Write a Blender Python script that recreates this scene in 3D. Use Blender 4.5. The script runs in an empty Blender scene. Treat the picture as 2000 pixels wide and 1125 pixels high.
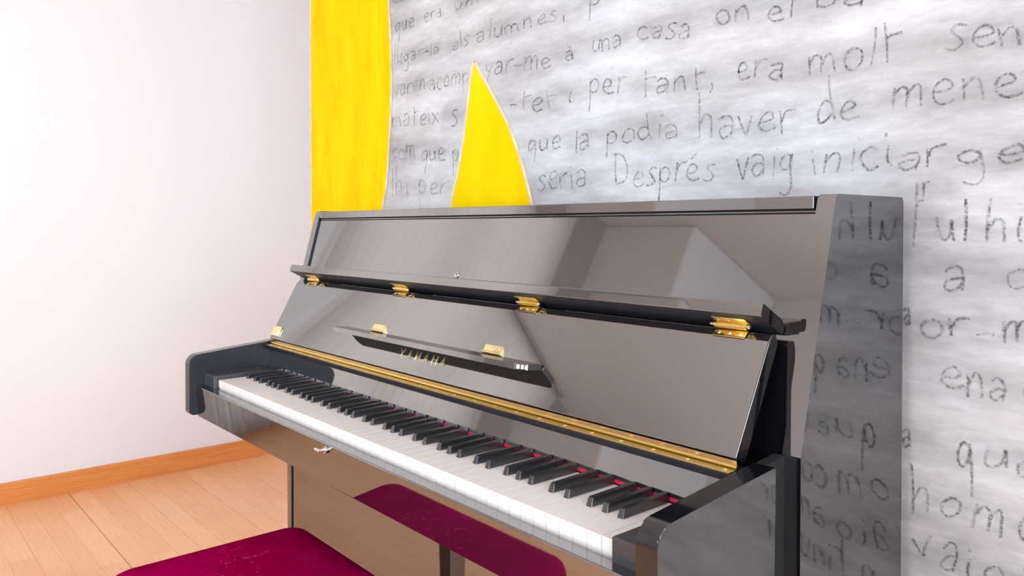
import bpy, bmesh, math, random
from mathutils import Vector, Matrix, noise as mnoise

random.seed(7)
scene = bpy.context.scene

# ------------------------------------------------------------------ camera
cam_data = bpy.data.cameras.new('camera')
cam_data.sensor_width = 36.0
cam_data.lens = 1529.5 / 2000.0 * 36.0
cam_data.shift_y = -99.85 / 2000.0
cam_data.clip_start = 0.05
cam = bpy.data.objects.new('camera', cam_data)
scene.collection.objects.link(cam)
cam.location = (1.813, -0.6566, 1.0875)
cam.rotation_euler = (math.radians(90 - 0.6948), 0, math.radians(49.515))
scene.camera = cam

# ------------------------------------------------------------------ world, light, exposure
world = bpy.data.worlds.new('sky')
scene.world = world
world.use_nodes = True
world.node_tree.nodes['Background'].inputs[0].default_value = (0.86, 0.93, 1.0, 1)
world.node_tree.nodes['Background'].inputs[1].default_value = 1.5

vs = scene.view_settings
vs.view_transform = 'Standard'
vs.look = 'None'
vs.gamma = 1
vs.exposure = -0.4
vs.use_curve_mapping = False


def area_light(name, loc, rot, sx, sy, power, color):
    l = bpy.data.lights.new(name, 'AREA')
    l.shape = 'RECTANGLE'
    l.size, l.size_y = sx, sy
    l.energy = power
    l.color = color
    o = bpy.data.objects.new(name, l)
    scene.collection.objects.link(o)
    o.location = loc
    o.rotation_euler = rot
    return o


R = math.radians
# daylight falling in through the windows, plus an added fill in the recess
area_light('daylight_front', (1.1, -3.62, 1.5), (R(90), 0, 0), 2.7, 1.8, 125, (0.80, 0.90, 1.0))
area_light('daylight_right', (3.72, -1.2, 1.4), (0, R(90), 0), 1.9, 2.0, 185, (0.77, 0.885, 1.0))
area_light('daylight_left', (-2.13, -1.25, 1.30), (0, R(-90), 0), 2.38, 1.35, 105, (0.90, 0.95, 1.0))
area_light('added_fill_back', (0.55, 2.72, 1.4), (R(-90), 0, 0), 1.5, 1.8, 160, (0.86, 0.90, 1.0))  # added fill hidden behind the painted wall, brightens the left wall

# ------------------------------------------------------------------ helpers
C = scene.collection


def link(o):
    C.objects.link(o)
    return o


def root_of(o):
    while o.parent:
        o = o.parent
    return o


def thing(name, label, cat, loc=(0, 0, 0), group=None):
    o = link(bpy.data.objects.new(name, None))
    o.location = loc
    o.empty_display_size = 0.1
    o['label'] = label
    o['category'] = cat
    if group:
        o['group'] = group
    return o


def tag(o, label, cat, group=None):
    o['label'] = label
    o['category'] = cat
    if group:
        o['group'] = group
    return o


def build(name, bm, mats, parent=None, label=None, smooth=None, wn=False, kind=None):
    """bm is in world coordinates; it becomes one mesh object (child of parent)."""
    me = bpy.data.meshes.new(name)
    off = Vector(root_of(parent).location) if parent else Vector((0, 0, 0))
    bmesh.ops.recalc_face_normals(bm, faces=bm.faces)
    bmesh.ops.translate(bm, vec=-off, verts=bm.verts)
    bm.to_mesh(me)
    bm.free()
    if not isinstance(mats, (list, tuple)):
        mats = [mats]
    for m in mats:
        me.materials.append(m)
    if smooth is not None:
        for p in me.polygons:
            p.use_smooth = True
        me.set_sharp_from_angle(angle=R(smooth))
    o = link(bpy.data.objects.new(name, me))
    if parent:
        o.parent = parent
    if wn:
        w = o.modifiers.new('normals', 'WEIGHTED_NORMAL')
        w.mode = 'FACE_AREA'
        w.weight = 90
        w.keep_sharp = True
    if label:
        o['label'] = label
    if kind:
        o['kind'] = kind
    return o


def face_mats(o, rule):
    """rule(normal, centre in world) -> material slot"""
    off = root_of(o).location
    for p in o.data.polygons:
        p.material_index = rule(p.normal, p.center + off)


def structure(name, bm, mats, smooth=None):
    o = build(name, bm, mats, smooth=smooth)
    o['kind'] = 'structure'
    return o


def box(bm, x0, x1, y0, y1, z0, z1, bevel=0.0, seg=3):
    t = bmesh.new()
    vs_ = [t.verts.new((x, y, z)) for x in (x0, x1) for y in (y0, y1) for z in (z0, z1)]
    for f in ((0, 1, 3, 2), (4, 6, 7, 5), (0, 4, 5, 1), (2, 3, 7, 6), (0, 2, 6, 4), (1, 5, 7, 3)):
        t.faces.new([vs_[i] for i in f])
    if bevel:
        bmesh.ops.bevel(t, geom=t.edges[:], offset=bevel, segments=seg, profile=0.5, affect='EDGES')
    merge(bm, t)


def merge(bm, t):
    me = bpy.data.meshes.new('tmp')
    t.to_mesh(me)
    t.free()
    bm.from_mesh(me)
    bpy.data.meshes.remove(me)


def extrude(bm, pts, fn, a, b, bevel=0.0, seg=3):
    """polygon pts (2D) swept from a to b; fn(p, t) -> 3D point. Only cap edges are bevelled."""
    t = bmesh.new()
    A = [t.verts.new(fn(p, a)) for p in pts]
    B = [t.verts.new(fn(p, b)) for p in pts]
    n = len(pts)
    t.faces.new(A[::-1])
    t.faces.new(B)
    for i in range(n):
        t.faces.new((A[i], A[(i + 1) % n], B[(i + 1) % n], B[i]))
    if bevel:
        ca, cb = set(A), set(B)
        ed = [e for e in t.edges if (e.verts[0] in ca and e.verts[1] in ca) or (e.verts[0] in cb and e.verts[1] in cb)]
        bmesh.ops.bevel(t, geom=ed, offset=bevel, segments=seg, profile=0.5, affect='EDGES')
    merge(bm, t)


def along_x(p, t):
    return (t, p[0], p[1])


def round_poly(pts, seg=6):
    """pts: (a, b, r) corners -> rounded polygon."""
    out = []
    n = len(pts)
    for i, (a, b, r) in enumerate(pts):
        if not r:
            out.append((a, b))
            continue
        p = Vector((a, b))
        p0 = Vector(pts[i - 1][:2])
        p1 = Vector(pts[(i + 1) % n][:2])
        d0 = (p0 - p).normalized()
        d1 = (p1 - p).normalized()
        ang = d0.angle(d1)
        t = min(r / math.tan(ang / 2), 0.48 * (p0 - p).length, 0.48 * (p1 - p).length)
        s, e = p + d0 * t, p + d1 * t
        for k in range(seg + 1):
            u = k / seg
            q = s * (1 - u) ** 2 + p * 2 * u * (1 - u) + e * u * u
            out.append((q.x, q.y))
    return out


def tube(bm, p0, p1, r, n=16, r1=None):
    p0, p1 = Vector(p0), Vector(p1)
    d = (p1 - p0).normalized()
    a = d.orthogonal().normalized()
    b = d.cross(a)
    r1 = r if r1 is None else r1
    A = [bm.verts.new(p0 + (a * math.cos(2 * math.pi * k / n) + b * math.sin(2 * math.pi * k / n)) * r) for k in range(n)]
    B = [bm.verts.new(p1 + (a * math.cos(2 * math.pi * k / n) + b * math.sin(2 * math.pi * k / n)) * r1) for k in range(n)]
    bm.faces.new(A[::-1])
    bm.faces.new(B)
    for k in range(n):
        bm.faces.new((A[k], A[(k + 1) % n], B[(k + 1) % n], B[k]))


def dome(bm, c, nrm, r, h, n=12):
    c, nrm = Vector(c), Vector(nrm).normalized()
    a = nrm.orthogonal().normalized()
    b = nrm.cross(a)
    rings = []
    for j in range(3):
        t = j / 3 * math.pi / 2
        rings.append([bm.verts.new(c + nrm * h * math.sin(t) + (a * math.cos(2 * math.pi * k / n) + b * math.sin(2 * math.pi * k / n)) * r * math.cos(t)) for k in range(n)])
    top = bm.verts.new(c + nrm * h)
    bm.faces.new(rings[0][::-1])
    for j in range(2):
        for k in range(n):
            bm.faces.new((rings[j][k], rings[j][(k + 1) % n], rings[j + 1][(k + 1) % n], rings[j + 1][k]))
    for k in range(n):
        bm.faces.new((rings[2][k], rings[2][(k + 1) % n], top))


# ------------------------------------------------------------------ materials
def mat(name, color, rough=0.5, metal=0.0, ior=1.5, **kw):
    m = bpy.data.materials.new(name)
    m.use_nodes = True
    b = m.node_tree.nodes['Principled BSDF']
    b.inputs['Base Color'].default_value = (*color, 1)
    b.inputs['Roughness'].default_value = rough
    b.inputs['Metallic'].default_value = metal
    b.inputs['IOR'].default_value = ior
    for k, v in kw.items():
        b.inputs[k].default_value = v
    return m


def nodes(m):
    return m.node_tree.nodes, m.node_tree.links, m.node_tree.nodes['Principled BSDF']


def coords(m, scale=(1, 1, 1), loc=(0, 0, 0)):
    N, L, b = nodes(m)
    tc = N.new('ShaderNodeNewGeometry')
    mp = N.new('ShaderNodeMapping')
    mp.inputs['Scale'].default_value = scale
    mp.inputs['Location'].default_value = loc
    L.new(tc.outputs['Position'], mp.inputs['Vector'])
    return mp.outputs['Vector']


def noise_node(m, vec, scale, detail=4, rough=0.55):
    N, L, b = nodes(m)
    n = N.new('ShaderNodeTexNoise')
    n.inputs['Scale'].default_value = scale
    n.inputs['Detail'].default_value = detail
    n.inputs['Roughness'].default_value = rough
    L.new(vec, n.inputs['Vector'])
    return n.outputs['Fac']


def ramp(m, fac, stops):
    N, L, b = nodes(m)
    r = N.new('ShaderNodeValToRGB')
    el = r.color_ramp.elements
    while len(el) < len(stops):
        el.new(0.5)
    for e, (p, c) in zip(el, stops):
        e.position = p
        e.color = (*c, 1) if len(c) == 3 else c
    L.new(fac, r.inputs['Fac'])
    return r.outputs['Color']


def mixc(m, fac, a, b_, mode='MIX'):
    N, L, b = nodes(m)
    x = N.new('ShaderNodeMix')
    x.data_type = 'RGBA'
    x.blend_type = mode
    for sock, v in ((x.inputs['Factor'], fac), (x.inputs['A'], a), (x.inputs['B'], b_)):
        if isinstance(v, (int, float)):
            sock.default_value = v
        elif isinstance(v, tuple):
            sock.default_value = (*v, 1)
        else:
            L.new(v, sock)
    return x.outputs['Result']


def bump(m, fac, strength, dist=0.001):
    N, L, b = nodes(m)
    bp_ = N.new('ShaderNodeBump')
    bp_.inputs['Strength'].default_value = strength
    bp_.inputs['Distance'].default_value = dist
    L.new(fac, bp_.inputs['Height'])
    L.new(bp_.outputs['Normal'], b.inputs['Normal'])


M = {}
M['lacquer'] = mat('black_lacquer', (0.006, 0.006, 0.008), 0.03, ior=3.7)  # reflectivity raised above real lacquer so the front faces read brighter
M['side_lacquer'] = mat('dim_reflection_lacquer', (0.006, 0.006, 0.008), 0.04, ior=2.3)  # same lacquer with reflections weakened so sides and ends read darker
M['arm_lacquer'] = mat('worn_dim_reflection_lacquer', (0.006, 0.006, 0.008), 0.06, ior=1.75)  # worn arm lacquer, its reflections also toned down to read darker
M['satin'] = mat('satin_black', (0.045, 0.047, 0.056), 0.28, ior=1.7)
M['inner'] = mat('unpolished_and_shaded_black', (0.016, 0.016, 0.022), 0.45, ior=1.5)  # unpolished inner faces; elsewhere puts shade on undersides and lid ends
M['ebony'] = mat('ebony', (0.022, 0.021, 0.023), 0.22, ior=1.9)
M['ivory'] = mat('ivory', (0.95, 0.88, 0.84), 0.25, ior=1.5)
M['brass'] = mat('brass', (0.86, 0.66, 0.24), 0.22, 1.0)
M['shaded_brass'] = mat('shaded_brass', (0.50, 0.40, 0.15), 0.24, 1.0)  # brass darkened in colour to stand for its dark reflection
M['pale_brass'] = mat('pale_brass', (1.0, 0.82, 0.45), 0.28, 1.0)
M['rose_brass'] = mat('rose_brass', (0.95, 0.72, 0.50), 0.3, 1.0)
M['steel'] = mat('steel', (0.85, 0.85, 0.86), 0.18, 1.0)
M['dark'] = mat('gap_shade_black', (0.006, 0.006, 0.007), 0.7)  # dull black standing in for shade behind the arms and under the lid
M['felt'] = mat('red_felt', (0.55, 0.02, 0.06), 0.9)
M['ink'] = mat('engraving', (0.25, 0.14, 0.03), 0.5)
M['wall'] = mat('white_plaster', (0.85, 0.835, 0.84), 0.75)
M['ceiling'] = mat('ceiling_paint', (0.86, 0.84, 0.83), 0.8)
M['frame'] = mat('window_frame_paint', (0.8, 0.8, 0.8), 0.4)
M['metal_grey'] = mat('rail_metal', (0.6, 0.6, 0.6), 0.35, 0.8)
v = coords(M['wall'])
bump(M['wall'], noise_node(M['wall'], v, 160, 3), 0.08, 0.001)

m = M['velvet'] = mat('magenta_velvet', (0.34, 0.0, 0.07), 0.85)
N_, L_, B_ = nodes(m)
B_.inputs['Sheen Weight'].default_value = 0.0
B_.inputs['Sheen Tint'].default_value = (1.0, 0.1, 0.3, 1)
B_.inputs['Sheen Roughness'].default_value = 0.4
B_.inputs['Specular IOR Level'].default_value = 0.0
v = coords(m)
big = noise_node(m, v, 9, 5)
fine = noise_node(m, v, 900, 2)
col = ramp(m, big, [(0.3, (0.26, 0.0, 0.04)), (0.7, (0.36, 0.0, 0.075))])
v2 = coords(m, (1, 1, 1), (3.1, 0.4, 0))
warp = noise_node(m, v2, 75, 6, 0.75)
lint = ramp(m, warp, [(0.57, (0, 0, 0)), (0.66, (1, 1, 1))])
area_ = ramp(m, noise_node(m, coords(m, (1, 1, 1), (0.7, 1.9, 0)), 7, 2), [(0.46, (0.05, 0.05, 0.05)), (0.6, (0.7, 0.7, 0.7))])
lm = mixc(m, 1.0, lint, area_, 'MULTIPLY')
L_.new(mixc(m, lm, col, (0.62, 0.10, 0.28)), B_.inputs['Base Color'])
bump(m, fine, 0.12, 0.0006)

m = M['floor'] = mat('oak_parquet', (0.8, 0.5, 0.3), 0.32)
N_, L_, B_ = nodes(m)
v = coords(m, (1, 1, 1), (0.31, -0.035, 0))
br = N_.new('ShaderNodeTexBrick')
br.offset = 0.37
br.offset_frequency = 2
br.inputs['Scale'].default_value = 1
br.inputs['Brick Width'].default_value = 0.62
br.inputs['Row Height'].default_value = 0.0735
br.inputs['Mortar Size'].default_value = 0.0007
br.inputs['Mortar Smooth'].default_value = 0.3
br.inputs['Bias'].default_value = 0.0
br.inputs['Color1'].default_value = (0.96, 0.53, 0.285, 1)
br.inputs['Color2'].default_value = (0.90, 0.465, 0.23, 1)
br.inputs['Mortar'].default_value = (0.66, 0.33, 0.16, 1)
L_.new(v, br.inputs['Vector'])
grain = noise_node(m, coords(m, (3, 60, 1)), 2.2, 6, 0.6)
gcol = ramp(m, grain, [(0.3, (0.90, 0.86, 0.82)), (0.7, (1.06, 1.04, 1.02))])
c1 = mixc(m, 0.8, br.outputs['Color'], gcol, 'MULTIPLY')
sx = N_.new('ShaderNodeSeparateXYZ')
L_.new(v, sx.inputs[0])
dv = N_.new('ShaderNodeMath'); dv.operation = 'DIVIDE'; dv.inputs[1].default_value = 0.2205
L_.new(sx.outputs['Y'], dv.inputs[0])
fr = N_.new('ShaderNodeMath'); fr.operation = 'FRACT'
L_.new(dv.outputs[0], fr.inputs[0])
lt = N_.new('ShaderNodeMath'); lt.operation = 'LESS_THAN'; lt.inputs[1].default_value = 0.009
L_.new(fr.outputs[0], lt.inputs[0])
lf = N_.new('ShaderNodeMath'); lf.operation = 'MULTIPLY'; lf.inputs[1].default_value = 0.35
L_.new(lt.outputs[0], lf.inputs[0])
c2 = mixc(m, lf.outputs[0], c1, (0.40, 0.17, 0.07))
ab = N_.new('ShaderNodeMath'); ab.operation = 'ABSOLUTE'
L_.new(sx.outputs['Y'], ab.inputs[0])
l2 = N_.new('ShaderNodeMath'); l2.operation = 'LESS_THAN'; l2.inputs[1].default_value = 0.0013
L_.new(ab.outputs[0], l2.inputs[0])
L_.new(mixc(m, l2.outputs[0], c2, (0.30, 0.12, 0.045)), B_.inputs['Base Color'])

m = M['base_wood'] = mat('baseboard_wood', (0.8, 0.3, 0.08), 0.35)
N_, L_, B_ = nodes(m)
g = noise_node(m, coords(m, (20, 1.5, 60)), 3, 5)
L_.new(ramp(m, g, [(0.3, (0.66, 0.23, 0.055)), (0.7, (0.82, 0.32, 0.09))]), B_.inputs['Base Color'])

m = M['mural'] = mat('smudged_grey_paint', (0.75, 0.74, 0.74), 0.7)
N_, L_, B_ = nodes(m)
n1 = noise_node(m, coords(m, (1.6, 1, 5.5)), 2.0, 6, 0.6)
n2 = noise_node(m, coords(m, (9, 1, 40)), 3.0, 6, 0.7)
n3 = noise_node(m, coords(m, (1, 1, 1), (4, 2, 7)), 1.6, 3)
base = ramp(m, n1, [(0.30, (0.47, 0.455, 0.46)), (0.5, (0.65, 0.64, 0.65)), (0.68, (0.80, 0.80, 0.82))])
streak = ramp(m, n2, [(0.3, (0.86, 0.86, 0.86)), (0.65, (1.04, 1.04, 1.04))])
tint = ramp(m, n3, [(0.3, (1.0, 0.965, 0.95)), (0.7, (0.965, 0.985, 1.0))])
c = mixc(m, 1.0, base, streak, 'MULTIPLY')
c = mixc(m, 1.0, c, tint, 'MULTIPLY')
at_ = N_.new('ShaderNodeAttribute'); at_.attribute_name = 'cover'
gr_ = noise_node(m, coords(m, (4, 1, 9)), 4, 5, 0.65)
mr_ = N_.new('ShaderNodeMapRange'); mr_.inputs['From Min'].default_value = 0.25; mr_.inputs['From Max'].default_value = 0.7
L_.new(gr_, mr_.inputs['Value'])
mm_ = N_.new('ShaderNodeMath'); mm_.operation = 'MULTIPLY'
L_.new(at_.outputs['Fac'], mm_.inputs[0]); L_.new(mr_.outputs[0], mm_.inputs[1])
c = mixc(m, mm_.outputs[0], c, (0.27, 0.265, 0.27))
L_.new(c, B_.inputs['Base Color'])

m = M['yellow'] = mat('yellow_paint', (1.0, 0.72, 0.0), 0.7)
M['yellow'].node_tree.nodes['Principled BSDF'].inputs['Specular IOR Level'].default_value = 0.05
N_, L_, B_ = nodes(m)
n1 = noise_node(m, coords(m, (6, 1, 1.4)), 2.0, 5, 0.6)
L_.new(ramp(m, n1, [(0.3, (0.92, 0.55, 0.0)), (0.55, (0.95, 0.68, 0.0)), (0.78, (0.98, 0.78, 0.01))]), B_.inputs['Base Color'])


def alpha_paint(name, color, nscale, lo, hi, stretch=(1, 1, 1)):
    """dry pigment: coverage from the vertex attribute 'cover', broken by grain."""
    m = bpy.data.materials.new(name)
    m.use_nodes = True
    N, L, b = nodes(m)
    b.inputs['Base Color'].default_value = (*color, 1)
    b.inputs['Roughness'].default_value = 0.9
    b.inputs['Specular IOR Level'].default_value = 0.1
    at = N.new('ShaderNodeAttribute')
    at.attribute_name = 'cover'
    nz = noise_node(m, coords(m, stretch), nscale, 3, 0.7)
    r = N.new('ShaderNodeMapRange')
    r.inputs['From Min'].default_value = lo
    r.inputs['From Max'].default_value = hi
    L.new(nz, r.inputs['Value'])
    mu = N.new('ShaderNodeMath')
    mu.operation = 'MULTIPLY'
    L.new(at.outputs['Fac'], mu.inputs[0])
    L.new(r.outputs[0], mu.inputs[1])
    L.new(mu.outputs[0], b.inputs['Alpha'])
    return m


M['charcoal'] = alpha_paint('charcoal', (0.12, 0.115, 0.115), 230, 0.36, 0.64)
M['smudge'] = alpha_paint('charcoal_smudge', (0.36, 0.355, 0.36), 14, 0.2, 0.75, (1, 1, 2.5))
M['cream'] = alpha_paint('cream_edge', (0.93, 0.78, 0.58), 30, 0.0, 0.4)

m = M['curtain'] = bpy.data.materials.new('sheer_curtain')
m.use_nodes = True
N_, L_ = m.node_tree.nodes, m.node_tree.links
N_.remove(N_['Principled BSDF'])
d_ = N_.new('ShaderNodeBsdfDiffuse'); d_.inputs[0].default_value = (0.82, 0.78, 0.75, 1)
t_ = N_.new('ShaderNodeBsdfTranslucent'); t_.inputs[0].default_value = (0.82, 0.78, 0.75, 1)
x_ = N_.new('ShaderNodeMixShader'); x_.inputs[0].default_value = 0.5
L_.new(d_.outputs[0], x_.inputs[1]); L_.new(t_.outputs[0], x_.inputs[2])
L_.new(x_.outputs[0], N_['Material Output'].inputs[0])
M['taupe'] = mat('band_taupe', (0.45, 0.40, 0.39), 0.7)  # colour of the added strip behind the dark band in the reflection

m = M['glass'] = bpy.data.materials.new('window_glass')
m.use_nodes = True
N_, L_ = m.node_tree.nodes, m.node_tree.links
N_.remove(N_['Principled BSDF'])
t_ = N_.new('ShaderNodeBsdfTransparent')
g_ = N_.new('ShaderNodeBsdfGlossy'); g_.inputs['Roughness'].default_value = 0.0
f_ = N_.new('ShaderNodeFresnel'); f_.inputs[0].default_value = 1.45
x_ = N_.new('ShaderNodeMixShader')
L_.new(f_.outputs[0], x_.inputs[0]); L_.new(t_.outputs[0], x_.inputs[1]); L_.new(g_.outputs[0], x_.inputs[2])
L_.new(x_.outputs[0], N_['Material Output'].inputs[0])

# ------------------------------------------------------------------ the room
XW = -1.802        # left wall
YW = 0.5322        # painted wall behind the piano
XE = -0.6135       # its free left end
XR_ = 3.4
YF = -3.3
YB = 2.4
HC = 2.55

bm = bmesh.new(); box(bm, XW - 0.2, XR_ + 0.2, YF - 0.2, YB + 0.2, -0.1, 0.0); structure('floor', bm, M['floor'])
bm = bmesh.new(); box(bm, XW - 0.2, XR_ + 0.2, YF - 0.2, YB + 0.2, HC, HC + 0.1); structure('ceiling', bm, M['ceiling'])


def wall_with_window(name, axis, at, thick, a0, a1, w0, w1, zb, zt):
    bm = bmesh.new()
    for p0, p1, z0, z1 in ((a0, w0, 0, HC), (w1, a1, 0, HC), (w0, w1, 0, zb), (w0, w1, zt, HC)):
        if axis == 'y':
            box(bm, at, at + thick, p0, p1, z0, z1)
        else:
            box(bm, p0, p1, at, at + thick, z0, z1)
    return structure(name, bm, M['wall'])


def window(name, axis, at, w0, w1, zb, zt, bars):
    fm = bmesh.new()

    def b(p0, p1, z0, z1, d=0.03):
        if axis == 'y':
            box(fm, at - d, at + d, p0, p1, z0, z1, 0.003, 1)
        else:
            box(fm, p0, p1, at - d, at + d, z0, z1, 0.003, 1)
    f = 0.06
    b(w0, w0 + f, zb, zt); b(w1 - f, w1, zb, zt); b(w0 + f, w1 - f, zb, zb + f); b(w0 + f, w1 - f, zt - f, zt)
    for k in range(1, bars):
        p = w0 + (w1 - w0) * k / bars
        b(p - f / 2, p + f / 2, zb + f, zt - f)
    o = structure(name, fm, M['frame'])
    pm = bmesh.new()
    if axis == 'y':
        box(pm, at - 0.003, at + 0.003, w0 + f, w1 - f, zb + f, zt - f)
    else:
        box(pm, w0 + f, w1 - f, at - 0.003, at + 0.003, zb + f, zt - f)
    build('window_pane', pm, M['glass'], o)


wall_with_window('wall_left', 'y', XW, -0.2, YF, YB, -1.92, -0.60, 0.10, 2.50)
window('window_4', 'y', XW - 0.12, -1.92, -0.60, 0.10, 2.50, 2)
bm = bmesh.new(); box(bm, XW, -1.05, YF, -2.28, 0, HC, 0.02, 4); structure('wall_pier', bm, M['wall'])
bm = bmesh.new(); box(bm, XW, XW + 0.025, -2.28, -1.98, 0, HC); structure('added_dark_band_1', bm, M['taupe'])  # added dark strip, makes the dark band mirrored in the upper panel
wall_with_window('wall_front', 'x', YF, -0.2, XW, XR_, -0.3, 2.5, 0.5, 2.3)
window('window_1', 'x', YF - 0.1, -0.3, 2.5, 0.5, 2.3, 3)
wall_with_window('wall_right', 'y', XR_, 0.2, YF, YB, -2.2, -0.2, 0.4, 2.3)
window('window_2', 'y', XR_ + 0.1, -2.2, -0.2, 0.4, 2.3, 2)
wall_with_window('wall_recess', 'x', YB, 0.2, XW, 1.6, -0.25, 1.3, 0.5, 2.3)
window('added_window', 'x', YB + 0.1, -0.25, 1.3, 0.5, 2.3, 2)  # added, unseen window that carries the fill behind the painted wall
bm = bmesh.new(); box(bm, XE, XR_, YW, YW + 0.14, 0, HC); mural = structure('wall_back', bm, M['mural'])
bm = bmesh.new(); box(bm, 1.6, 1.75, YW + 0.14, YB + 0.2, 0, HC); structure('wall_inner', bm, M['wall'])

prof = round_poly([(0, 0, 0), (0.014, 0, 0), (0.014, 0.087, 0.006), (0, 0.087, 0)], 4)
bm = bmesh.new(); extrude(bm, prof, lambda p, t: (XW + p[0], t, p[1]), YF, YB); structure('baseboard_left', bm, M['base_wood'])
bm = bmesh.new(); extrude(bm, prof, lambda p, t: (t, YW - p[0], p[1]), XE, XR_); structure('baseboard_back', bm, M['base_wood'])
bm = bmesh.new(); extrude(bm, prof, lambda p, t: (t, YB - p[0], p[1]), XW + 0.014, 1.6); structure('baseboard_recess', bm, M['base_wood'])

# sheer curtain over the left window (seen in the gloss of the piano)
bm = bmesh.new()
ny, nz = 460, 40
rows = []
for j in range(nz + 1):
    z = 0.020 + (2.528 - 0.020) * j / nz
    r = []
    for i in range(ny + 1):
        y = -0.55 - 1.42 * i / ny
        ph = 2 * math.pi * (y / 0.056) + 0.6 * math.sin(y * 9)
        amp = (0.026 if z < 0.35 else 0.0012 + 0.0248 * max(0, 1 - (z - 0.35) / 0.6)) * (0.85 + 0.15 * math.sin(y * 23))
        r.append(bm.verts.new((XW + 0.075 + amp * (math.sin(ph) + 0.35 * math.sin(2 * ph)), y + 0.010 * math.cos(ph) * amp / 0.024, z)))
    rows.append(r)
for j in range(nz):
    for i in range(ny):
        bm.faces.new((rows[j][i], rows[j][i + 1], rows[j + 1][i + 1], rows[j + 1][i]))
cur = build('curtain', bm, M['curtain'], smooth=80)
tag(cur, 'sheer pleated floor-length curtain reflected in the front of the key slip', 'curtain')
sd = cur.modifiers.new('thickness', 'SOLIDIFY'); sd.thickness = 0.0012
rail = bmesh.new(); box(rail, XW + 0.055, XW + 0.095, -1.975, -0.54, 2.528, HC, 0.002, 1)
tag(build('curtain_rail', rail, M['metal_grey']), 'slim grey rail above the sheer curtain on the left wall', 'curtain rail')

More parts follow.
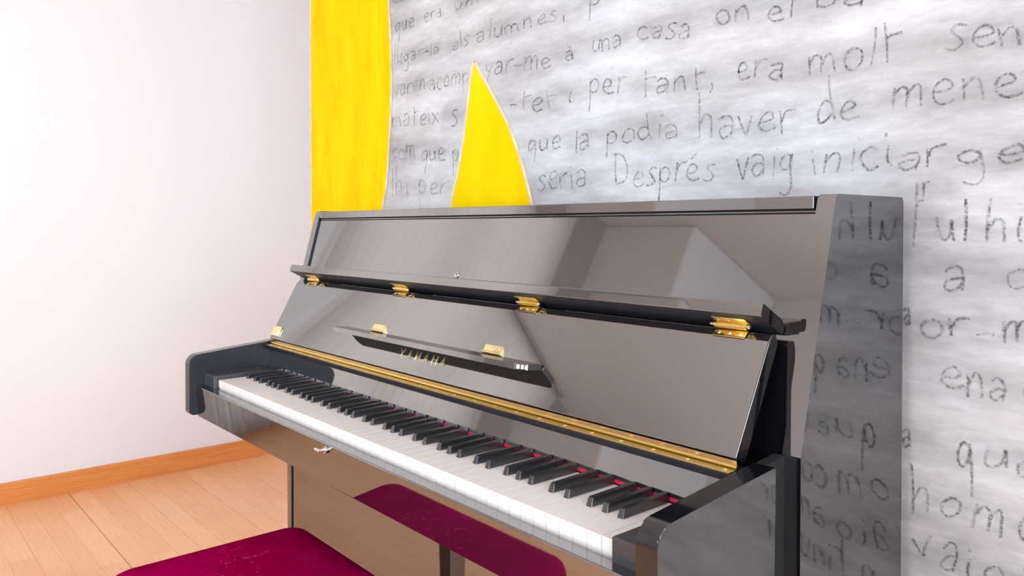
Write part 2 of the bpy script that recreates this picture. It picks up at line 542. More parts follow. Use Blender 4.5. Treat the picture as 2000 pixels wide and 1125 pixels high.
# ------------------------------------------------------------------ painted shapes and handwriting on wall_back
LINES = [
  [('e', -0.106, 1.723, -0.047, 1.717, 0.02, 0.02), ('que', -0.09, 1.64, 0.007, 1.636, 0.03, 0.024), ('era', 0.056, 1.641, 0.139, 1.635, 0.023, 0.023), ('un', 0.193, 1.642, 0.274, 1.637, 0.018, 0.018), ('r', 0.284, 1.638, 0.309, 1.637, 0.017, 0.017)] ,
  [('lligar-la', -0.098, 1.549, 0.128, 1.543, 0.026, 0.02), ('als', 0.186, 1.542, 0.253, 1.542, 0.022, 0.022), ('alumnes,', 0.284, 1.544, 0.596, 1.54, 0.025, 0.02), ('p', 0.668, 1.548, 0.7, 1.547, 0.021, 0.021)] ,
  [('varen', -0.093, 1.46, 0.063, 1.458, 0.026, 0.025), ('acomp', 0.083, 1.453, 0.253, 1.446, 0.03, 0.028), ('yar-me', 0.315, 1.454, 0.551, 1.44, 0.03, 0.027), ('à', 0.598, 1.445, 0.624, 1.442, 0.02, 0.02), ('una', 0.674, 1.452, 0.758, 1.45, 0.026, 0.025), ('casa', 0.8, 1.454, 0.926, 1.439, 0.028, 0.03), ('on', 0.98, 1.449, 1.054, 1.443, 0.023, 0.022), ('el', 1.085, 1.437, 1.129, 1.431, 0.026, 0.025), ('ba', 1.168, 1.438, 1.252, 1.428, 0.021, 0.02)] ,
  [('mateix', -0.107, 1.373, 0.125, 1.361, 0.035, 0.027), ('s', 0.177, 1.347, 0.206, 1.347, 0.039, 0.039), ('-tet', 0.406, 1.357, 0.567, 1.346, 0.029, 0.027), ('i', 0.588, 1.358, 0.62, 1.356, 0.029, 0.028), ('per', 0.668, 1.363, 0.768, 1.353, 0.03, 0.029), ('tant,', 0.806, 1.346, 0.975, 1.339, 0.032, 0.029), ('era', 1.024, 1.345, 1.114, 1.337, 0.032, 0.031), ('molt', 1.155, 1.336, 1.301, 1.331, 0.031, 0.029), ('senz', 1.363, 1.335, 1.497, 1.329, 0.035, 0.032)] ,
  [('com', -0.105, 1.28, 0.016, 1.273, 0.036, 0.035), ('que', 0.041, 1.27, 0.15, 1.262, 0.035, 0.033), ('p', 0.184, 1.257, 0.214, 1.255, 0.029, 0.029), ('que', 0.473, 1.261, 0.58, 1.257, 0.03, 0.029), ('la', 0.621, 1.245, 0.671, 1.252, 0.031, 0.03), ('podia', 0.715, 1.259, 0.9, 1.254, 0.031, 0.029), ('haver', 0.942, 1.249, 1.135, 1.244, 0.037, 0.034), ('de', 1.171, 1.25, 1.24, 1.255, 0.033, 0.032), ('mene', 1.286, 1.261, 1.458, 1.26, 0.037, 0.031), ('jar', 1.475, 1.26, 1.531, 1.259, 0.031, 0.029)] ,
  [('lhi', -0.116, 1.174, -0.023, 1.173, 0.041, 0.04), ('per', 0.028, 1.177, 0.159, 1.18, 0.033, 0.032), ('seria.', 0.509, 1.169, 0.679, 1.172, 0.034, 0.032), ('Després', 0.74, 1.171, 0.977, 1.172, 0.035, 0.031), ('vaig', 1.025, 1.175, 1.132, 1.177, 0.034, 0.032), ('iniciar', 1.16, 1.175, 1.364, 1.175, 0.032, 0.028), ('ge', 1.382, 1.175, 1.461, 1.173, 0.027, 0.026), ('nt', 1.476, 1.175, 1.526, 1.174, 0.027, 0.026)] ,
  [('t', 1.318, 1.057, 1.332, 1.056, 0.045, 0.045), ('r', 1.335, 1.131, 1.345, 1.132, 0.021, 0.021), ('ul', 1.354, 1.076, 1.396, 1.068, 0.029, 0.028), ('hi', 1.414, 1.069, 1.463, 1.067, 0.034, 0.032), ('ta', 1.476, 1.065, 1.527, 1.063, 0.031, 0.03)] ,
  [('a', 1.365, 0.999, 1.394, 1.003, 0.036, 0.036), ('casa', 1.443, 1.003, 1.548, 1.004, 0.032, 0.029)] ,
  [('a', 1.311, 0.944, 1.321, 0.945, 0.026, 0.026), ('or', 1.331, 0.928, 1.4, 0.938, 0.028, 0.027), ('-', 1.404, 0.926, 1.428, 0.928, 0.028, 0.028), ('mar', 1.44, 0.933, 1.533, 0.938, 0.032, 0.03)] ,
  [('e', 1.361, 0.857, 1.392, 0.86, 0.029, 0.029), ('na', 1.396, 0.849, 1.443, 0.852, 0.032, 0.031), ('que', 1.463, 0.852, 1.534, 0.858, 0.031, 0.029)] ,
  [('a', 1.31, 0.759, 1.322, 0.761, 0.03, 0.03), ('q', 1.384, 0.748, 1.405, 0.753, 0.033, 0.033), ('u', 1.415, 0.755, 1.446, 0.761, 0.027, 0.026), ('e', 1.456, 0.755, 1.474, 0.758, 0.022, 0.022), ('vam', 1.49, 0.759, 1.566, 0.769, 0.028, 0.026)] ,
  [('h', 1.322, 0.671, 1.351, 0.677, 0.034, 0.033), ('o', 1.36, 0.673, 1.387, 0.679, 0.027, 0.026), ('m', 1.402, 0.67, 1.445, 0.669, 0.032, 0.031), ('com', 1.458, 0.673, 1.546, 0.683, 0.031, 0.029)] ,
  [('v', 1.321, 0.604, 1.352, 0.614, 0.029, 0.028), ('a', 1.36, 0.595, 1.385, 0.601, 0.035, 0.035), ('i', 1.394, 0.597, 1.404, 0.599, 0.032, 0.032), ('o', 1.416, 0.6, 1.442, 0.605, 0.025, 0.025), ('amor', 1.462, 0.609, 1.562, 0.625, 0.031, 0.029)] ,
  [('con', 1.331, 0.514, 1.406, 0.536, 0.032, 0.03), ('tinuar', 1.425, 0.54, 1.557, 0.565, 0.031, 0.028)] ,
  [('i', 1.325, 0.436, 1.339, 0.441, 0.032, 0.031), ('cantar', 1.367, 0.45, 1.514, 0.485, 0.032, 0.029)] ,
]
STRIPE_R = [(-0.122, 1.824), (-0.119, 1.736), (-0.112, 1.647), (-0.106, 1.544), (-0.107, 1.457), (-0.113, 1.378), (-0.127, 1.255), (-0.138, 1.197), (-0.155, 1.145), (-0.184, 1.079)]
TRI = [(0.154, 1.08), (0.177, 1.139), (0.192, 1.185), (0.206, 1.217), (0.232, 1.305), (0.253, 1.406), (0.268, 1.474), (0.278, 1.5), (0.294, 1.478), (0.344, 1.415), (0.411, 1.324), (0.457, 1.234), (0.478, 1.18), (0.492, 1.139), (0.502, 1.104)]



def cover(o_bm):
    return o_bm.verts.layers.float.get('cover') or o_bm.verts.layers.float.new('cover')


def spline(pts, n=5):
    out = []
    P = [pts[0]] + list(pts) + [pts[-1]]
    for i in range(1, len(P) - 2):
        p0, p1, p2, p3 = P[i - 1], P[i], P[i + 1], P[i + 2]
        for k in range(n):
            t = k / n
            out.append(0.5 * ((2 * p1) + (p2 - p0) * t + (2 * p0 - 5 * p1 + 4 * p2 - p3) * t * t + (3 * p1 - p0 - 3 * p2 + p3) * t ** 3))
    out.append(pts[-1].copy())
    return out


def ribbon(bm, lay, pts, w, a, y, mi, edge=0.0):
    """soft-edged stroke lying on the wall: cover a in the middle, edge at the rims."""
    n = len(pts)
    if n < 2:
        return
    rows = []
    for i, p in enumerate(pts):
        d = (pts[min(i + 1, n - 1)] - pts[max(i - 1, 0)])
        if d.length < 1e-6:
            d = Vector((1, 0))
        d.normalize()
        q = Vector((-d.y, d.x))
        ww = w * (0.75 + 0.5 * mnoise.noise(Vector((p.x * 40, p.y * 40, 1.3))) ** 2 + 0.25 * mnoise.noise(Vector((p.x * 25, p.y * 25, 5.0))))
        aa = a * (0.85 + 0.5 * mnoise.noise(Vector((p.x * 30, p.y * 30, 9.0))))
        r = []
        for k, (o, c) in enumerate(((-1, edge), (-0.45, 1), (0.45, 1), (1, edge))):
            s = p + q * ww * o
            v_ = bm.verts.new((s.x, y, s.y))
            v_[lay] = max(0.0, min(1.0, aa * c))
            r.append(v_)
        rows.append(r)
    for i in range(n - 1):
        for k in range(3):
            f = bm.faces.new((rows[i][k], rows[i + 1][k], rows[i + 1][k + 1], rows[i][k + 1]))
            f.material_index = mi


# single-stroke handwriting: glyph -> (advance, strokes); x-height 1
G = {
    'a': (0.95, [[(0.08, 0.82), (0.32, 1.0), (0.6, 0.9), (0.68, 0.55), (0.66, 0.0)], [(0.66, 0.52), (0.36, 0.55), (0.1, 0.34), (0.2, 0.04), (0.48, 0.06), (0.66, 0.28)]]),
    'b': (0.95, [[(0.12, 2.0), (0.1, 1.0), (0.1, 0.0)], [(0.1, 0.6), (0.35, 1.0), (0.68, 0.8), (0.66, 0.25), (0.35, 0.0), (0.1, 0.15)]]),
    'c': (0.85, [[(0.7, 0.85), (0.42, 1.0), (0.12, 0.72), (0.1, 0.3), (0.36, 0.0), (0.72, 0.14)]]),
    'd': (0.95, [[(0.66, 0.75), (0.35, 0.95), (0.08, 0.5), (0.2, 0.05), (0.5, 0.1), (0.64, 0.4)], [(0.58, 2.0), (0.62, 1.2), (0.7, 0.4), (0.8, 0.0)]]),
    'e': (0.9, [[(0.12, 0.48), (0.45, 0.52), (0.66, 0.72), (0.45, 1.0), (0.16, 0.8), (0.1, 0.35), (0.36, 0.0), (0.78, 0.14)]]),
    'g': (0.95, [[(0.62, 0.85), (0.35, 1.0), (0.08, 0.62), (0.22, 0.2), (0.5, 0.3), (0.64, 0.75)], [(0.64, 1.0), (0.7, 0.2), (0.72, -0.7), (0.5, -1.15), (0.1, -0.95)]]),
    'h': (0.95, [[(0.1, 2.0), (0.12, 1.0), (0.12, 0.0)], [(0.12, 0.55), (0.36, 1.0), (0.62, 0.85), (0.68, 0.0)]]),
    'i': (0.5, [[(0.22, 1.0), (0.22, 0.3), (0.3, 0.0)], [(0.22, 1.42), (0.24, 1.52)]]),
    'j': (0.5, [[(0.3, 1.0), (0.3, -0.6), (0.0, -0.9)], [(0.3, 1.4), (0.32, 1.5)]]),
    'l': (0.45, [[(0.18, 2.05), (0.2, 1.0), (0.22, 0.0)]]),
    'm': (1.4, [[(0.1, 1.0), (0.12, 0.0)], [(0.12, 0.55), (0.34, 1.0), (0.54, 0.85), (0.58, 0.05)], [(0.58, 0.55), (0.82, 1.0), (1.02, 0.85), (1.1, 0.0)]]),
    'n': (1.0, [[(0.1, 1.0), (0.12, 0.0)], [(0.12, 0.55), (0.4, 1.0), (0.64, 0.85), (0.7, 0.0)]]),
    'o': (0.9, [[(0.4, 1.0), (0.1, 0.7), (0.14, 0.2), (0.42, 0.0), (0.7, 0.3), (0.66, 0.8), (0.4, 1.0)]]),
    'p': (0.95, [[(0.12, 1.0), (0.12, 0.0), (0.1, -1.1)], [(0.12, 0.65), (0.4, 1.0), (0.68, 0.75), (0.6, 0.25), (0.32, 0.08), (0.12, 0.25)]]),
    'q': (0.95, [[(0.64, 0.85), (0.36, 1.0), (0.1, 0.6), (0.24, 0.1), (0.52, 0.25), (0.64, 0.7)], [(0.66, 1.0), (0.68, 0.0), (0.7, -1.15)]]),
    'r': (0.8, [[(0.12, 1.0), (0.14, 0.0)], [(0.14, 0.5), (0.32, 0.92), (0.72, 1.02)]]),
    's': (0.85, [[(0.66, 0.92), (0.36, 1.02), (0.16, 0.78), (0.44, 0.5), (0.62, 0.24), (0.4, 0.0), (0.06, 0.06)]]),
    't': (0.85, [[(0.28, 1.9), (0.28, 1.0), (0.32, 0.0)], [(0.3, 1.15), (0.5, 1.3), (0.82, 1.34)]]),
    'u': (0.95, [[(0.1, 1.0), (0.14, 0.25), (0.36, 0.0), (0.6, 0.25), (0.68, 1.0)], [(0.68, 1.0), (0.74, 0.0)]]),
    'v': (0.85, [[(0.08, 1.0), (0.36, 0.0), (0.5, 0.4), (0.7, 1.05)]]),
    'x': (0.9, [[(0.08, 0.95), (0.4, 0.5), (0.74, 0.02)], [(0.72, 1.0), (0.4, 0.5), (0.06, 0.0)]]),
    'y': (0.9, [[(0.1, 1.0), (0.24, 0.4), (0.42, 0.3)], [(0.68, 1.0), (0.46, 0.2), (0.2, -0.95)]]),
    'z': (0.85, [[(0.1, 0.95), (0.7, 0.95), (0.1, 0.05), (0.74, 0.05)]]),
    'D': (1.25, [[(0.16, 1.9), (0.16, 0.9), (0.18, 0.0)], [(0.02, 1.85), (0.6, 1.8), (0.98, 1.2), (0.8, 0.3), (0.18, 0.02)]]),
    '-': (0.75, [[(0.08, 0.5), (0.36, 0.56), (0.64, 0.52)]]),
    ',': (0.45, [[(0.22, 0.35), (0.24, 0.0), (0.2, -0.4)]]),
    '.': (0.45, [[(0.1, 0.03), (0.3, 0.06)]]),
}
ACC = {'é': ('e', [(0.3, 1.3), (0.62, 1.62)]), 'à': ('a', [(0.22, 1.6), (0.5, 1.3)])}


import itertools
LAYER = itertools.cycle(range(5))
SMUDGES = []


def word(bm, lay, t, x0, z0, x1, z1, h0, h1, w, a):
    gl = []
    for ch in t:
        extra = None
        if ch in ACC:
            ch, extra = ACC[ch]
        adv, st = G[ch]
        st = [list(s) for s in st] + ([extra] if extra else [])
        gl.append((adv, st))
    tot = sum(g[0] for g in gl) - 0.18
    x = 0.0
    for adv, st in gl:
        dz = random.uniform(-0.12, 0.12)
        sl = random.uniform(-0.08, 0.16)
        sc = random.uniform(0.8, 1.15)
        for s in st:
            pts = []
            for (px, py) in s:
                py2 = py * sc + dz + random.uniform(-0.05, 0.05)
                u = (x + px + sl * py + random.uniform(-0.05, 0.05)) / tot
                h = h0 + (h1 - h0) * u
                pts.append(Vector((x0 + (x1 - x0) * u, z0 + (z1 - z0) * u + py2 * h)))
            ribbon(bm, lay, spline(pts, 6), w, a * random.uniform(0.75, 1.15), YW - 0.0004 - 0.0001 * next(LAYER), 0)
        x += adv
    # rubbed charcoal around the word (pigment on the wall itself)
    SMUDGES.append(((x0 + x1) / 2, (z0 + z1) / 2 + 0.3 * (h0 + h1), abs(x1 - x0) / 2 + 0.06, (h0 + h1) * 0.62 + 0.012, (z1 - z0) / max(0.02, x1 - x0), random.uniform(0.35, 0.85)))


for li, words_ in enumerate(LINES):
    bm = bmesh.new()
    lay = bm.verts.layers.float.new('cover')
    for (t, x0, z0, x1, z1, h0, h1) in words_:
        w = 0.0032 if li < 6 else 0.0034
        word(bm, lay, t, x0, z0, x1, z1, h0, h1, w, 0.72)
    build('handwritten_line', bm, M['charcoal'], mural)

# the rubbed pigment goes into the wall mesh as a coverage attribute
me = mural.data
bm = bmesh.new()
bm.from_mesh(me)
for f in [f for f in bm.faces if f.normal.y < -0.9]:
    bm.faces.remove(f)
lay = bm.verts.layers.float.new('cover')
gx = [XE + (2.05 - XE) * i / 220 for i in range(221)] + [XR_]
gz = [0.0] + [0.3 + 1.5 * j / 120 for j in range(121)] + [HC]
gv = []
for z in gz:
    r = []
    for x in gx:
        q = bm.verts.new((x, YW, z))
        c_ = 0.0
        for (cx, cz, hx, hz, sl, k) in SMUDGES:
            u, v_ = (x - cx) / hx, (z - cz - sl * (x - cx)) / hz
            if abs(u) < 1 and abs(v_) < 1:
                c_ = max(c_, k * (1 - abs(u) ** 3) * (1 - v_ * v_) ** 2)
        q[lay] = c_
        r.append(q)
    gv.append(r)
for j in range(len(gz) - 1):
    for i in range(len(gx) - 1):
        bm.faces.new((gv[j][i], gv[j][i + 1], gv[j + 1][i + 1], gv[j + 1][i]))
bm.to_mesh(me)
bm.free()

# yellow stripe from the wall end to a wavy right edge, and the yellow pointed shape
SR = [Vector(p) for p in STRIPE_R]
right = spline([Vector((-0.128, HC - 0.08 * k)) for k in range(9)] + SR + [Vector((-0.235, 0.98)), Vector((-0.33, 0.86)), Vector((-0.45, 0.78)), Vector((XE + 0.01, 0.74))], 6)
left = [Vector((XE + 0.002, p.y)) for p in right]
tl = spline([Vector(p) for p in TRI[7::-1]] + [Vector((0.10, 0.92))], 6)
tr = spline([Vector(p) for p in TRI[7:]] + [Vector((0.53, 0.98)), Vector((0.55, 0.92))], 6)


def strip(name, L_edge, R_edge, label, edges):
    bm = bmesh.new()
    n = max(len(L_edge), len(R_edge))

    def at(P, u):
        f = u * (len(P) - 1)
        i = min(int(f), len(P) - 2)
        return P[i].lerp(P[i + 1], f - i)
    A = [bm.verts.new((at(L_edge, i / (n - 1)).x, YW - 0.0012, at(L_edge, i / (n - 1)).y)) for i in range(n)]
    B = [bm.verts.new((at(R_edge, i / (n - 1)).x + 1e-4, YW - 0.0012, at(R_edge, i / (n - 1)).y)) for i in range(n)]
    for i in range(n - 1):
        bm.faces.new((A[i], A[i + 1], B[i + 1], B[i]))
    lay = bm.verts.layers.float.new('cover')
    for e in edges:
        ribbon(bm, lay, e, 0.0085, 0.95, YW - 0.0018, 1)
    build(name, bm, [M['yellow'], M['cream']], mural, label=label)


strip('yellow_painted_stripe', left, right, 'yellow painted vertical stripe', [right, [Vector((XE + 0.004, HC - 0.02 * k)) for k in range(90)]])
strip('yellow_painted_point', tl, tr, 'yellow painted pointed shape', [tl, tr])

# ------------------------------------------------------------------ the piano
KW = 0.02355
KL = 52 * KW
PX0, PX1 = KL - 1.3271, 1.3271          # outer faces of the two sides
ST = 0.0245                              # side thickness
IX0, IX1 = PX0 + ST, PX1 - ST
piano = thing('upright_piano', 'glossy black upright piano with open fallboard against the handwritten wall', 'piano', ((PX0 + PX1) / 2, 0.35, 0))
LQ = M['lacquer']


def side_y(z):
    return 0.2127 + 0.2620 * (z - 0.8112)


SP = round_poly([(0.49, 0, 0), (0.49, 1.1301, 0.004), (side_y(1.1301), 1.1301, 0.006), (0.2127, 0.8112, 0.004), (0.2127, 0, 0)], 5)
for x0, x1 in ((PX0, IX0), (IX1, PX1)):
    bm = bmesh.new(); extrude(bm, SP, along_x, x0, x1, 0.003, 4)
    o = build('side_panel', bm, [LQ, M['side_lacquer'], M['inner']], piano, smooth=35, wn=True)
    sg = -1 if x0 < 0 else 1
    face_mats(o, lambda n_, c_: 1 if n_.x * sg > 0.9 else (2 if n_.x * sg < -0.5 else 0))  # outer faces reflect less by material; inner faces are unpolished

# arms
AP = round_poly([(0.1723, 0.645, 0), (0.1723, 0.8061, 0.002), (-0.0445, 0.7868, 0.026), (-0.0445, 0.647, 0.012)], 10)
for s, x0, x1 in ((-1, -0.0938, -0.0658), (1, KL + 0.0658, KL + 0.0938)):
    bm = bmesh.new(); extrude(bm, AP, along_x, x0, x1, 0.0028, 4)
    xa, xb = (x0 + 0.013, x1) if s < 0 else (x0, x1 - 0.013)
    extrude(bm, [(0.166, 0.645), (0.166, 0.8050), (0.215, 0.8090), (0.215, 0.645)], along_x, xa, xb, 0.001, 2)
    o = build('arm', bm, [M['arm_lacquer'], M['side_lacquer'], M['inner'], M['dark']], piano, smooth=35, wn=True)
    face_mats(o, lambda n_, c_: (3 if c_.y > 0.1725 else 2) if (c_.y > 0.1725 or n_.x * s < -0.9) else (1 if n_.x * s > 0.9 else 0))  # filler behind the arm kept black in place of its dark reflection

# key blocks
for x0, x1 in ((-0.0655, -0.0012), (KL + 0.0012, KL + 0.0655)):
    bm = bmesh.new(); box(bm, x0, x1, -0.0105, 0.150, 0.690, 0.7445, 0.0025, 3)
    build('key_block', bm, M['satin'], piano, label='satin black key block', smooth=35, wn=True)

# key slip and keybed
KP = round_poly([(-0.008, 0.643, 0), (-0.008, 0.7165, 0.002), (-0.0302, 0.7165, 0.0025), (-0.0248, 0.643, 0.002)], 8)
bm = bmesh.new(); extrude(bm, KP, along_x, -0.0655, KL + 0.0655)
slip = build('key_slip', bm, LQ, piano, smooth=35, wn=True)
bm = bmesh.new(); box(bm, -0.0655, KL + 0.0655, -0.008, 0.235, 0.647, 0.686)
build('keybed', bm, M['satin'], piano)
bm = bmesh.new()
tube(bm, (0.588, -0.0302, 0.7065), (0.588, -0.0335, 0.7065), 0.0065, 20)
tube(bm, (0.588, -0.0335, 0.7065), (0.588, -0.041, 0.7065), 0.0028, 14)
box(bm, 0.573, 0.590, -0.046, -0.041, 0.7045, 0.7095, 0.0015, 3)
build('lock_pull', bm, M['steel'], slip, label='small chrome lock pull', smooth=40)

# lower body
bm = bmesh.new(); box(bm, IX0 + 0.003, IX1 - 0.003, 0.2160, 0.236, 0.115, 0.640, 0.001, 2)
build('lower_panel', bm, LQ, piano, smooth=35, wn=True)
bm = bmesh.new(); box(bm, IX0, IX1, 0.216, 0.48, 0.02, 0.112, 0.002, 2)
build('bottom_board', bm, LQ, piano)
bm = bmesh.new(); box(bm, IX0, IX1, 0.455, 0.486, 0.112, 1.108)
build('back_board', bm, M['satin'], piano)

# upper panel
def pan_y(z):
    return side_y(z) + 0.0045


PP = [(pan_y(0.80), 0.80), (pan_y(1.1048), 1.1048), (pan_y(1.1048) + 0.02, 1.1048), (pan_y(0.80) + 0.02, 0.80)]
bm = bmesh.new(); extrude(bm, PP, along_x, IX0 + 0.001, IX1 - 0.001)
upanel = build('upper_panel', bm, LQ, piano)
bm = bmesh.new(); box(bm, IX0 + 0.001, IX1 - 0.001, 0.300, 0.32, 1.1048, 1.1112)
build('panel_rail', bm, M['dark'], piano)  # rail in flat black, standing in for the shaded gap under the lid
bm = bmesh.new(); box(bm, IX0 + 0.002, IX1 - 0.002, 0.2955, 0.300, 1.1072, 1.1088)
build('rail_bead', bm, LQ, piano)
bm = bmesh.new(); box(bm, IX0 + 0.0015, IX1 - 0.0035, 0.2925, 0.492, 1.1112, 1.1282, 0.0014, 3)
lid = build('top_lid', bm, [LQ, M['inner']], piano, smooth=35, wn=True)
face_mats(lid, lambda n_, c_: 1 if abs(n_.x) > 0.3 else 0)  # lid ends darkened by material for the shade of the side gap

# keyhole on the upper panel
bm = bmesh.new()
kz = 0.993
kn = Vector((0, -1, 0.262)).normalized()
kc = Vector((0.5657, pan_y(kz), kz))
ka = Vector((1, 0, 0)); kb = kn.cross(ka)
nn = 24
pr = [(0.0060, 0.0), (0.0060, 0.0018), (0.0048, 0.0026), (0.0030, 0.0020), (0.0030, 0.0)]
rg = []
for (r_, h_) in pr:
    rg.append([bm.verts.new(kc + kn * h_ + (ka * math.cos(2 * math.pi * k / nn) + kb * math.sin(2 * math.pi * k / nn)) * r_) for k in range(nn)])
for j in range(len(pr) - 1):
    for k in range(nn):
        bm.faces.new((rg[j][k], rg[j][(k + 1) % nn], rg[j + 1][(k + 1) % nn], rg[j + 1][k]))
build('keyhole_ring', bm, M['steel'], upanel, label='small silver keyhole ring', smooth=40)

# nameboard behind the keys, felt, hinge rail
bm = bmesh.new()
extrude(bm, [(0.1450, 0.7425), (0.1545, 0.7880), (0.170, 0.7880), (0.165, 0.7425)], along_x, -0.0652, KL + 0.0652)
build('nameboard', bm, LQ, piano)
bm = bmesh.new(); box(bm, 0.0, KL, 0.1452, 0.1490, 0.7362, 0.7425, 0.0008, 1)
build('felt_strip', bm, M['felt'], piano, label='crimson felt strip behind the keys')
bm = bmesh.new(); extrude(bm, round_poly([(0.1335, 0.7970, 0.001), (0.172, 0.7970, 0), (0.172, 0.7862, 0), (0.1375, 0.7862, 0.002)], 4), along_x, -0.0652, KL + 0.0652)
build('hinge_rail', bm, M['inner'], piano, smooth=35)

# fallboard
F0 = Vector((0.1475, 0.8125)); F1 = Vector((0.2235, 0.9560))
FU = (F1 - F0).normalized(); FN = Vector((-FU.y, FU.x)); FL = (F1 - F0).length
FX0, FX1 = -0.056, KL + 0.056


def fb(x, s, d):
    q = F0 + FU * s + FN * d
    return Vector((x, q.x, q.y))


fp = round_poly([(0, 0, 0.0015), (0.1505, 0, 0), (FL, -0.0050, 0.002), (FL, -0.021, 0.009), (0, -0.021, 0.003)], 5)
bm = bmesh.new(); extrude(bm, fp, lambda p, t: fb(t, p[0], p[1]), FX0, FX1, 0.0022, 4)
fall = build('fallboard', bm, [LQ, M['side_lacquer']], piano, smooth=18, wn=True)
face_mats(fall, lambda n_, c_: 1 if abs(n_.x) > 0.3 else 0)  # ends given a weaker reflection so they read darker


def fc(x, s, d):
    # frame of the chamfer along the top edge; s measured from its lower line
    q2 = Vector((0.1505, 0)) + Vector((0.0119, -0.0050)).normalized() * s + Vector((0.0050, 0.0119)).normalized() * d
    return fb(x, q2.x, q2.y)


# folded-out front flap of the fallboard
flp = round_poly([(0.1996, 0.9780, 0.002), (0.2052, 0.9941, 0.002), (0.2555, 0.9665, 0.008), (0.2515, 0.9500, 0.003)], 6)
bm = bmesh.new(); extrude(bm, flp, along_x, FX0, FX1, 0.0022, 4)
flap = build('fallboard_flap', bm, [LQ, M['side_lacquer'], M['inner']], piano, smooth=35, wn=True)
face_mats(flap, lambda n_, c_: 1 if abs(n_.x) > 0.3 else (2 if n_.z < -0.5 else 0))  # weaker reflection on the ends, shade put into the underside material
U0 = Vector((0.2515, 0.9500)); U1 = Vector((0.1996, 0.9780))
UD = (U1 - U0).normalized(); UN = Vector((-UD.y, UD.x))
if UN.y > 0:
    UN = -UN


def un(x, s, d):
    q = U0 + UD * s + UN * d
    return Vector((x, q.x, q.y))


def plate(bm, fn, x0, x1, s0, s1, d0, d1, bev=0.0006):
    t = bmesh.new()
    vv = [t.verts.new(fn(x, s, d)) for x in (x0, x1) for s in (s0, s1) for d in (d0, d1)]
    for f in ((0, 1, 3, 2), (4, 6, 7, 5), (0, 4, 5, 1), (2, 3, 7, 6), (0, 2, 6, 4), (1, 5, 7, 3)):
        t.faces.new([vv[i] for i in f])
    if bev:
        bmesh.ops.bevel(t, geom=t.edges[:], offset=bev, segments=2, profile=0.5, affect='EDGES')
    merge(bm, t)


fn3 = Vector((0, FN.x, FN.y))
for xc in (0.030, 0.428, 0.826, 1.223):
    bm = bmesh.new()
    w = 0.0245
    plate(bm, fc, xc - w, xc + w, -0.002, 0.0125, 0.0005, 0.0026)
    kc_ = fb(0, 0.1655, 0.0020)
    ku = un(0, 0.030, 0.0)
    tube(bm, (xc - w, kc_.y, kc_.z), (xc + w, kc_.y, kc_.z), 0.0046, 16)
    plate(bm, un, xc - w + 0.002, xc + w + 0.003, 0.024, 0.046, 0.0, 0.0022)
    hg = build('flap_hinge', bm, M['brass'], fall, label='brass flap hinge', smooth=40)
    bm = bmesh.new()
    tube(bm, (xc - w - 0.007, kc_.y, kc_.z), (xc - w, kc_.y, kc_.z), 0.0022, 12)
    tube(bm, (xc + w, kc_.y, kc_.z), (xc + w + 0.004, kc_.y, kc_.z), 0.0022, 12)
    for dx in (-0.016, 0.0, 0.016):
        dome(bm, fc(xc + dx, 0.0035, 0.0025), fn3, 0.0026, 0.0010)
        dome(bm, un(xc + dx, 0.040, 0.0021), Vector((0, UN.x, UN.y)), 0.0026, 0.0010)
    o = build('hinge_pin_and_screws', bm, M['steel'], fall, smooth=40)

# music ledge folded out on the fallboard
lb0 = Vector((0.062, 0.001)); lb1 = Vector((0.0455, 0.0435))      # centre line (s, d) base to tip
ld = (lb1 - lb0); ll = ld.length; ld.normalize(); lnv = Vector((ld.y, -ld.x))
if lnv.x < 0:
    lnv = -lnv
lout = round_poly([(0.293, 0.0, 0.002), (0.911, 0.0, 0.002), (0.911, ll, 0.016), (0.293, ll, 0.016)], 8)
bm = bmesh.new()


def led(p, t):
    q = lb0 + ld * p[1] + lnv * t
    return fb(p[0], q.x, q.y)


extrude(bm, lout, led, -0.0046, 0.0046, 0.0018, 3)
ledge = build('music_ledge', bm, [LQ, M['inner']], fall, smooth=35, wn=True)
face_mats(ledge, lambda n_, c_: 1 if n_.z < -0.5 else 0)  # ledge underside darkened by material to stand for its shade
for xa, xb in ((0.385, 0.435), (0.758, 0.807)):
    bm = bmesh.new()
    plate(bm, fb, xa, xb, 0.0700, 0.0830, 0.0, 0.0022)
    tube(bm, fb(xa, 0.0695, 0.0026), fb(xb, 0.0695, 0.0026), 0.0026, 12)
    for k in range(3):
        dome(bm, fb(xa + (xb - xa) * (0.2 + 0.3 * k), 0.0775, 0.0020), fn3, 0.0024, 0.0009)
    build('ledge_hinge', bm, M['pale_brass'], fall, label='pale brass music ledge hinge', smooth=40)

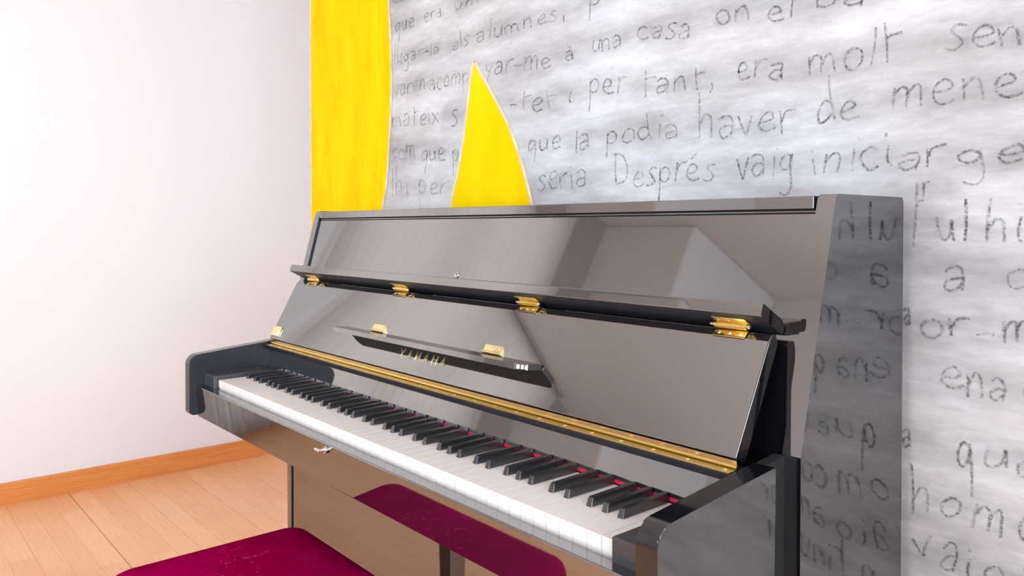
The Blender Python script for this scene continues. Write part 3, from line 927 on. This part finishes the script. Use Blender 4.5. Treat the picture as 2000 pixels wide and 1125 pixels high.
# gold lettering: strokes on a unit box, six narrow capitals
LT = {
    'Y': [[(0, 1), (0.5, 0.48)], [(1, 1), (0.5, 0.48)], [(0.5, 0.52), (0.5, 0)]],
    'A': [[(0, 0), (0.5, 1)], [(1, 0), (0.5, 1)], [(0.2, 0.33), (0.8, 0.33)]],
    'M': [[(0, 0), (0.06, 1)], [(0.06, 1), (0.5, 0.1)], [(0.94, 1), (0.5, 0.1)], [(1, 0), (0.94, 1)]],
    'H': [[(0, 0), (0, 1)], [(1, 0), (1, 1)], [(0, 0.52), (1, 0.52)]],
}
bm = bmesh.new()
s0, s1 = 0.0278, 0.0448
for i, ch in enumerate('YAMAHA'):
    xo = 0.5175 + i * 0.0272
    for (a, b) in LT[ch]:
        pa = Vector((xo + a[0] * 0.0135, s0 + a[1] * (s1 - s0)))
        pb = Vector((xo + b[0] * 0.0135, s0 + b[1] * (s1 - s0)))
        d = (pb - pa).normalized(); q = Vector((-d.y, d.x)) * 0.00095
        c4 = [pa + q, pb + q, pb - q, pa - q]
        bot = [bm.verts.new(fb(c.x, c.y, -0.0002)) for c in c4]
        top = [bm.verts.new(fb(c.x, c.y, 0.0007 + 0.00003 * i)) for c in c4]
        bm.faces.new(top)
        bm.faces.new(bot[::-1])
        for k in range(4):
            bm.faces.new((bot[k], bot[(k + 1) % 4], top[(k + 1) % 4], top[k]))
build('gold_lettering', bm, M['pale_brass'], fall, label='gold inlaid capital letters')

# brass plate at the left end
bm = bmesh.new(); plate(bm, fb, -0.0545, -0.013, 0.008, 0.0325, 0.0, 0.0045, 0.0008)
pl = build('label_plate', bm, M['pale_brass'], fall, label='small brass label plate', smooth=40)

# the long hinge under the fallboard
bm = bmesh.new()
box(bm, FX0 + 0.001, FX1 - 0.001, 0.1340, 0.1508, 0.7970, 0.7984, 0.0004, 1)
lh = build('long_hinge', bm, M['shaded_brass'], piano, label='long brass hinge along the fallboard', smooth=40)
bm = bmesh.new()
tube(bm, (FX0 + 0.001, 0.1530, 0.8006), (FX1 - 0.001, 0.1530, 0.8006), 0.0030, 16)
build('hinge_knuckle', bm, M['brass'], lh, smooth=40)
bm = bmesh.new()
extrude(bm, [(0.1512, 0.8030), (0.1500, 0.8088), (0.1512, 0.8092), (0.1530, 0.8034)], along_x, FX0 + 0.001, FX1 - 0.001)
build('upper_leaf', bm, M['rose_brass'], lh, label='rose-toned upper hinge leaf')
k = 0
xs_ = 1.2689
proto = None
while xs_ > FX0:
    if proto is None:
        bm = bmesh.new(); dome(bm, (xs_, 0.1415, 0.7983), (0, 0, 1), 0.0030, 0.0013)
        proto = build('hinge_screw', bm, M['pale_brass'], lh, smooth=60)
        px = xs_
    else:
        c_ = proto.copy(); link(c_); c_.parent = lh
        c_.location = (xs_ - px, 0, 0)
    xs_ -= 0.0545

# keys
wp = [(0.0004, 0.7346), (0.0012, 0.7350), (0.1448, 0.7350), (0.1448, 0.6900), (0.0022, 0.6900), (0.0022, 0.7185), (0.0, 0.7192), (0.0, 0.7340)]
bm = bmesh.new(); extrude(bm, wp, along_x, 0.00035, KW - 0.00035, 0.0006, 2)
wk = build('white_key', bm, M['ivory'], piano, smooth=35, wn=True)
for i in range(1, 52):
    c_ = wk.copy(); link(c_); c_.parent = piano; c_.location = (i * KW, 0, 0)

bprof = round_poly([(0.0557, 0.7352, 0.0), (0.0600, 0.7462, 0.0022), (0.1440, 0.7478, 0.001), (0.1440, 0.7352, 0)], 5)
bm = bmesh.new()
t = bmesh.new()
A, B = [], []
for (y, z) in bprof:
    hw = 0.0050 - 0.0009 * (z - 0.7352) / 0.0125
    A.append(t.verts.new((-hw, y, z))); B.append(t.verts.new((hw, y, z)))
n = len(bprof)
t.faces.new(A[::-1]); t.faces.new(B)
for i in range(n):
    t.faces.new((A[i], A[(i + 1) % n], B[(i + 1) % n], B[i]))
sa, sb = set(A), set(B)
bmesh.ops.bevel(t, geom=[e for e in t.edges if all(v_ in sa for v_ in e.verts) or all(v_ in sb for v_ in e.verts)], offset=0.0012, segments=3, profile=0.5, affect='EDGES')
merge(bm, t)
bk = build('black_key', bm, M['ebony'], piano, smooth=35, wn=True)
first = True
OFF = {0: 0.0025, 2: -0.0028, 3: 0.0028, 5: -0.0032, 6: 0.0}   # A#, C#, D#, F#, G#
for i in range(51):
    d = i % 7            # 0 A, 1 B, 2 C, 3 D, 4 E, 5 F, 6 G
    if d in OFF:
        o = bk if first else link(bk.copy())
        first = False
        o.parent = piano
        o.location = ((i + 1) * KW + OFF[d], 0, 0)

# ------------------------------------------------------------------ the bench
bx0, bx1, by0, by1 = 0.302, 0.872, -0.312, 0.056
bench = thing('piano_bench', 'piano bench with magenta velvet cushion in front of the keyboard', 'bench', ((bx0 + bx1) / 2, (by0 + by1) / 2, 0))
bcx, bcy = (bx0 + bx1) / 2, (by0 + by1) / 2
bm = bmesh.new()


def rrect(hx, hy, r, n=10):
    pts = []
    for sx_, sy_, a0 in ((1, 1, 0), (-1, 1, 90), (-1, -1, 180), (1, -1, 270)):
        for k in range(n + 1):
            a = R(a0 + 90 * k / n)
            pts.append((sx_ * (hx - r) + r * math.cos(a), sy_ * (hy - r) + r * math.sin(a)))
        # straight run to the next corner
    return pts


hx, hy = (bx1 - bx0) / 2, (by1 - by0) / 2
layers = [(0.430, 0.010), (0.433, 0.003), (0.445, 0.0), (0.458, 0.0), (0.468, 0.002), (0.4745, 0.006), (0.4790, 0.013), (0.4820, 0.024), (0.4845, 0.045), (0.4865, 0.075), (0.488, 0.12), (0.489, 0.17)]
rings = []
for z, ins in layers:
    r_ = max(0.034 - ins * 0.2, 0.010)
    rings.append([bm.verts.new((bcx + x, bcy + y, z)) for x, y in rrect(hx - ins, hy - ins, min(r_, hy - ins - 0.001))])
for a, b in zip(rings[:-1], rings[1:]):
    n = len(a)
    for i in range(n):
        bm.faces.new((a[i], a[(i + 1) % n], b[(i + 1) % n], b[i]))
bm.faces.new(rings[0][::-1]); bm.faces.new(rings[-1])
cush = build('cushion', bm, M['velvet'], bench, smooth=60)
bm = bmesh.new()
box(bm, bx0 + 0.012, bx1 - 0.012, by0 + 0.012, by1 - 0.012, 0.352, 0.430, 0.003, 3)
build('apron', bm, LQ, bench, smooth=35, wn=True)
for sx_ in (0, 1):
    for sy_ in (0, 1):
        x = bx0 + 0.040 if sx_ == 0 else bx1 - 0.040
        y = by0 + 0.040 if sy_ == 0 else by1 - 0.040
        bm = bmesh.new()
        t = bmesh.new()
        vt = [t.verts.new((x + a * h, y + b * h, z)) for z, h in ((0.352, 0.0225), (0.0, 0.0165)) for a, b in ((-1, -1), (1, -1), (1, 1), (-1, 1))]
        t.faces.new(vt[:4]); t.faces.new(vt[7:3:-1])
        for k in range(4):
            t.faces.new((vt[k], vt[(k + 1) % 4], vt[4 + (k + 1) % 4], vt[4 + k]))
        bmesh.ops.bevel(t, geom=t.edges[:], offset=0.002, segments=2, profile=0.5, affect='EDGES')
        merge(bm, t)
        build('leg', bm, LQ, bench, smooth=35, wn=True)
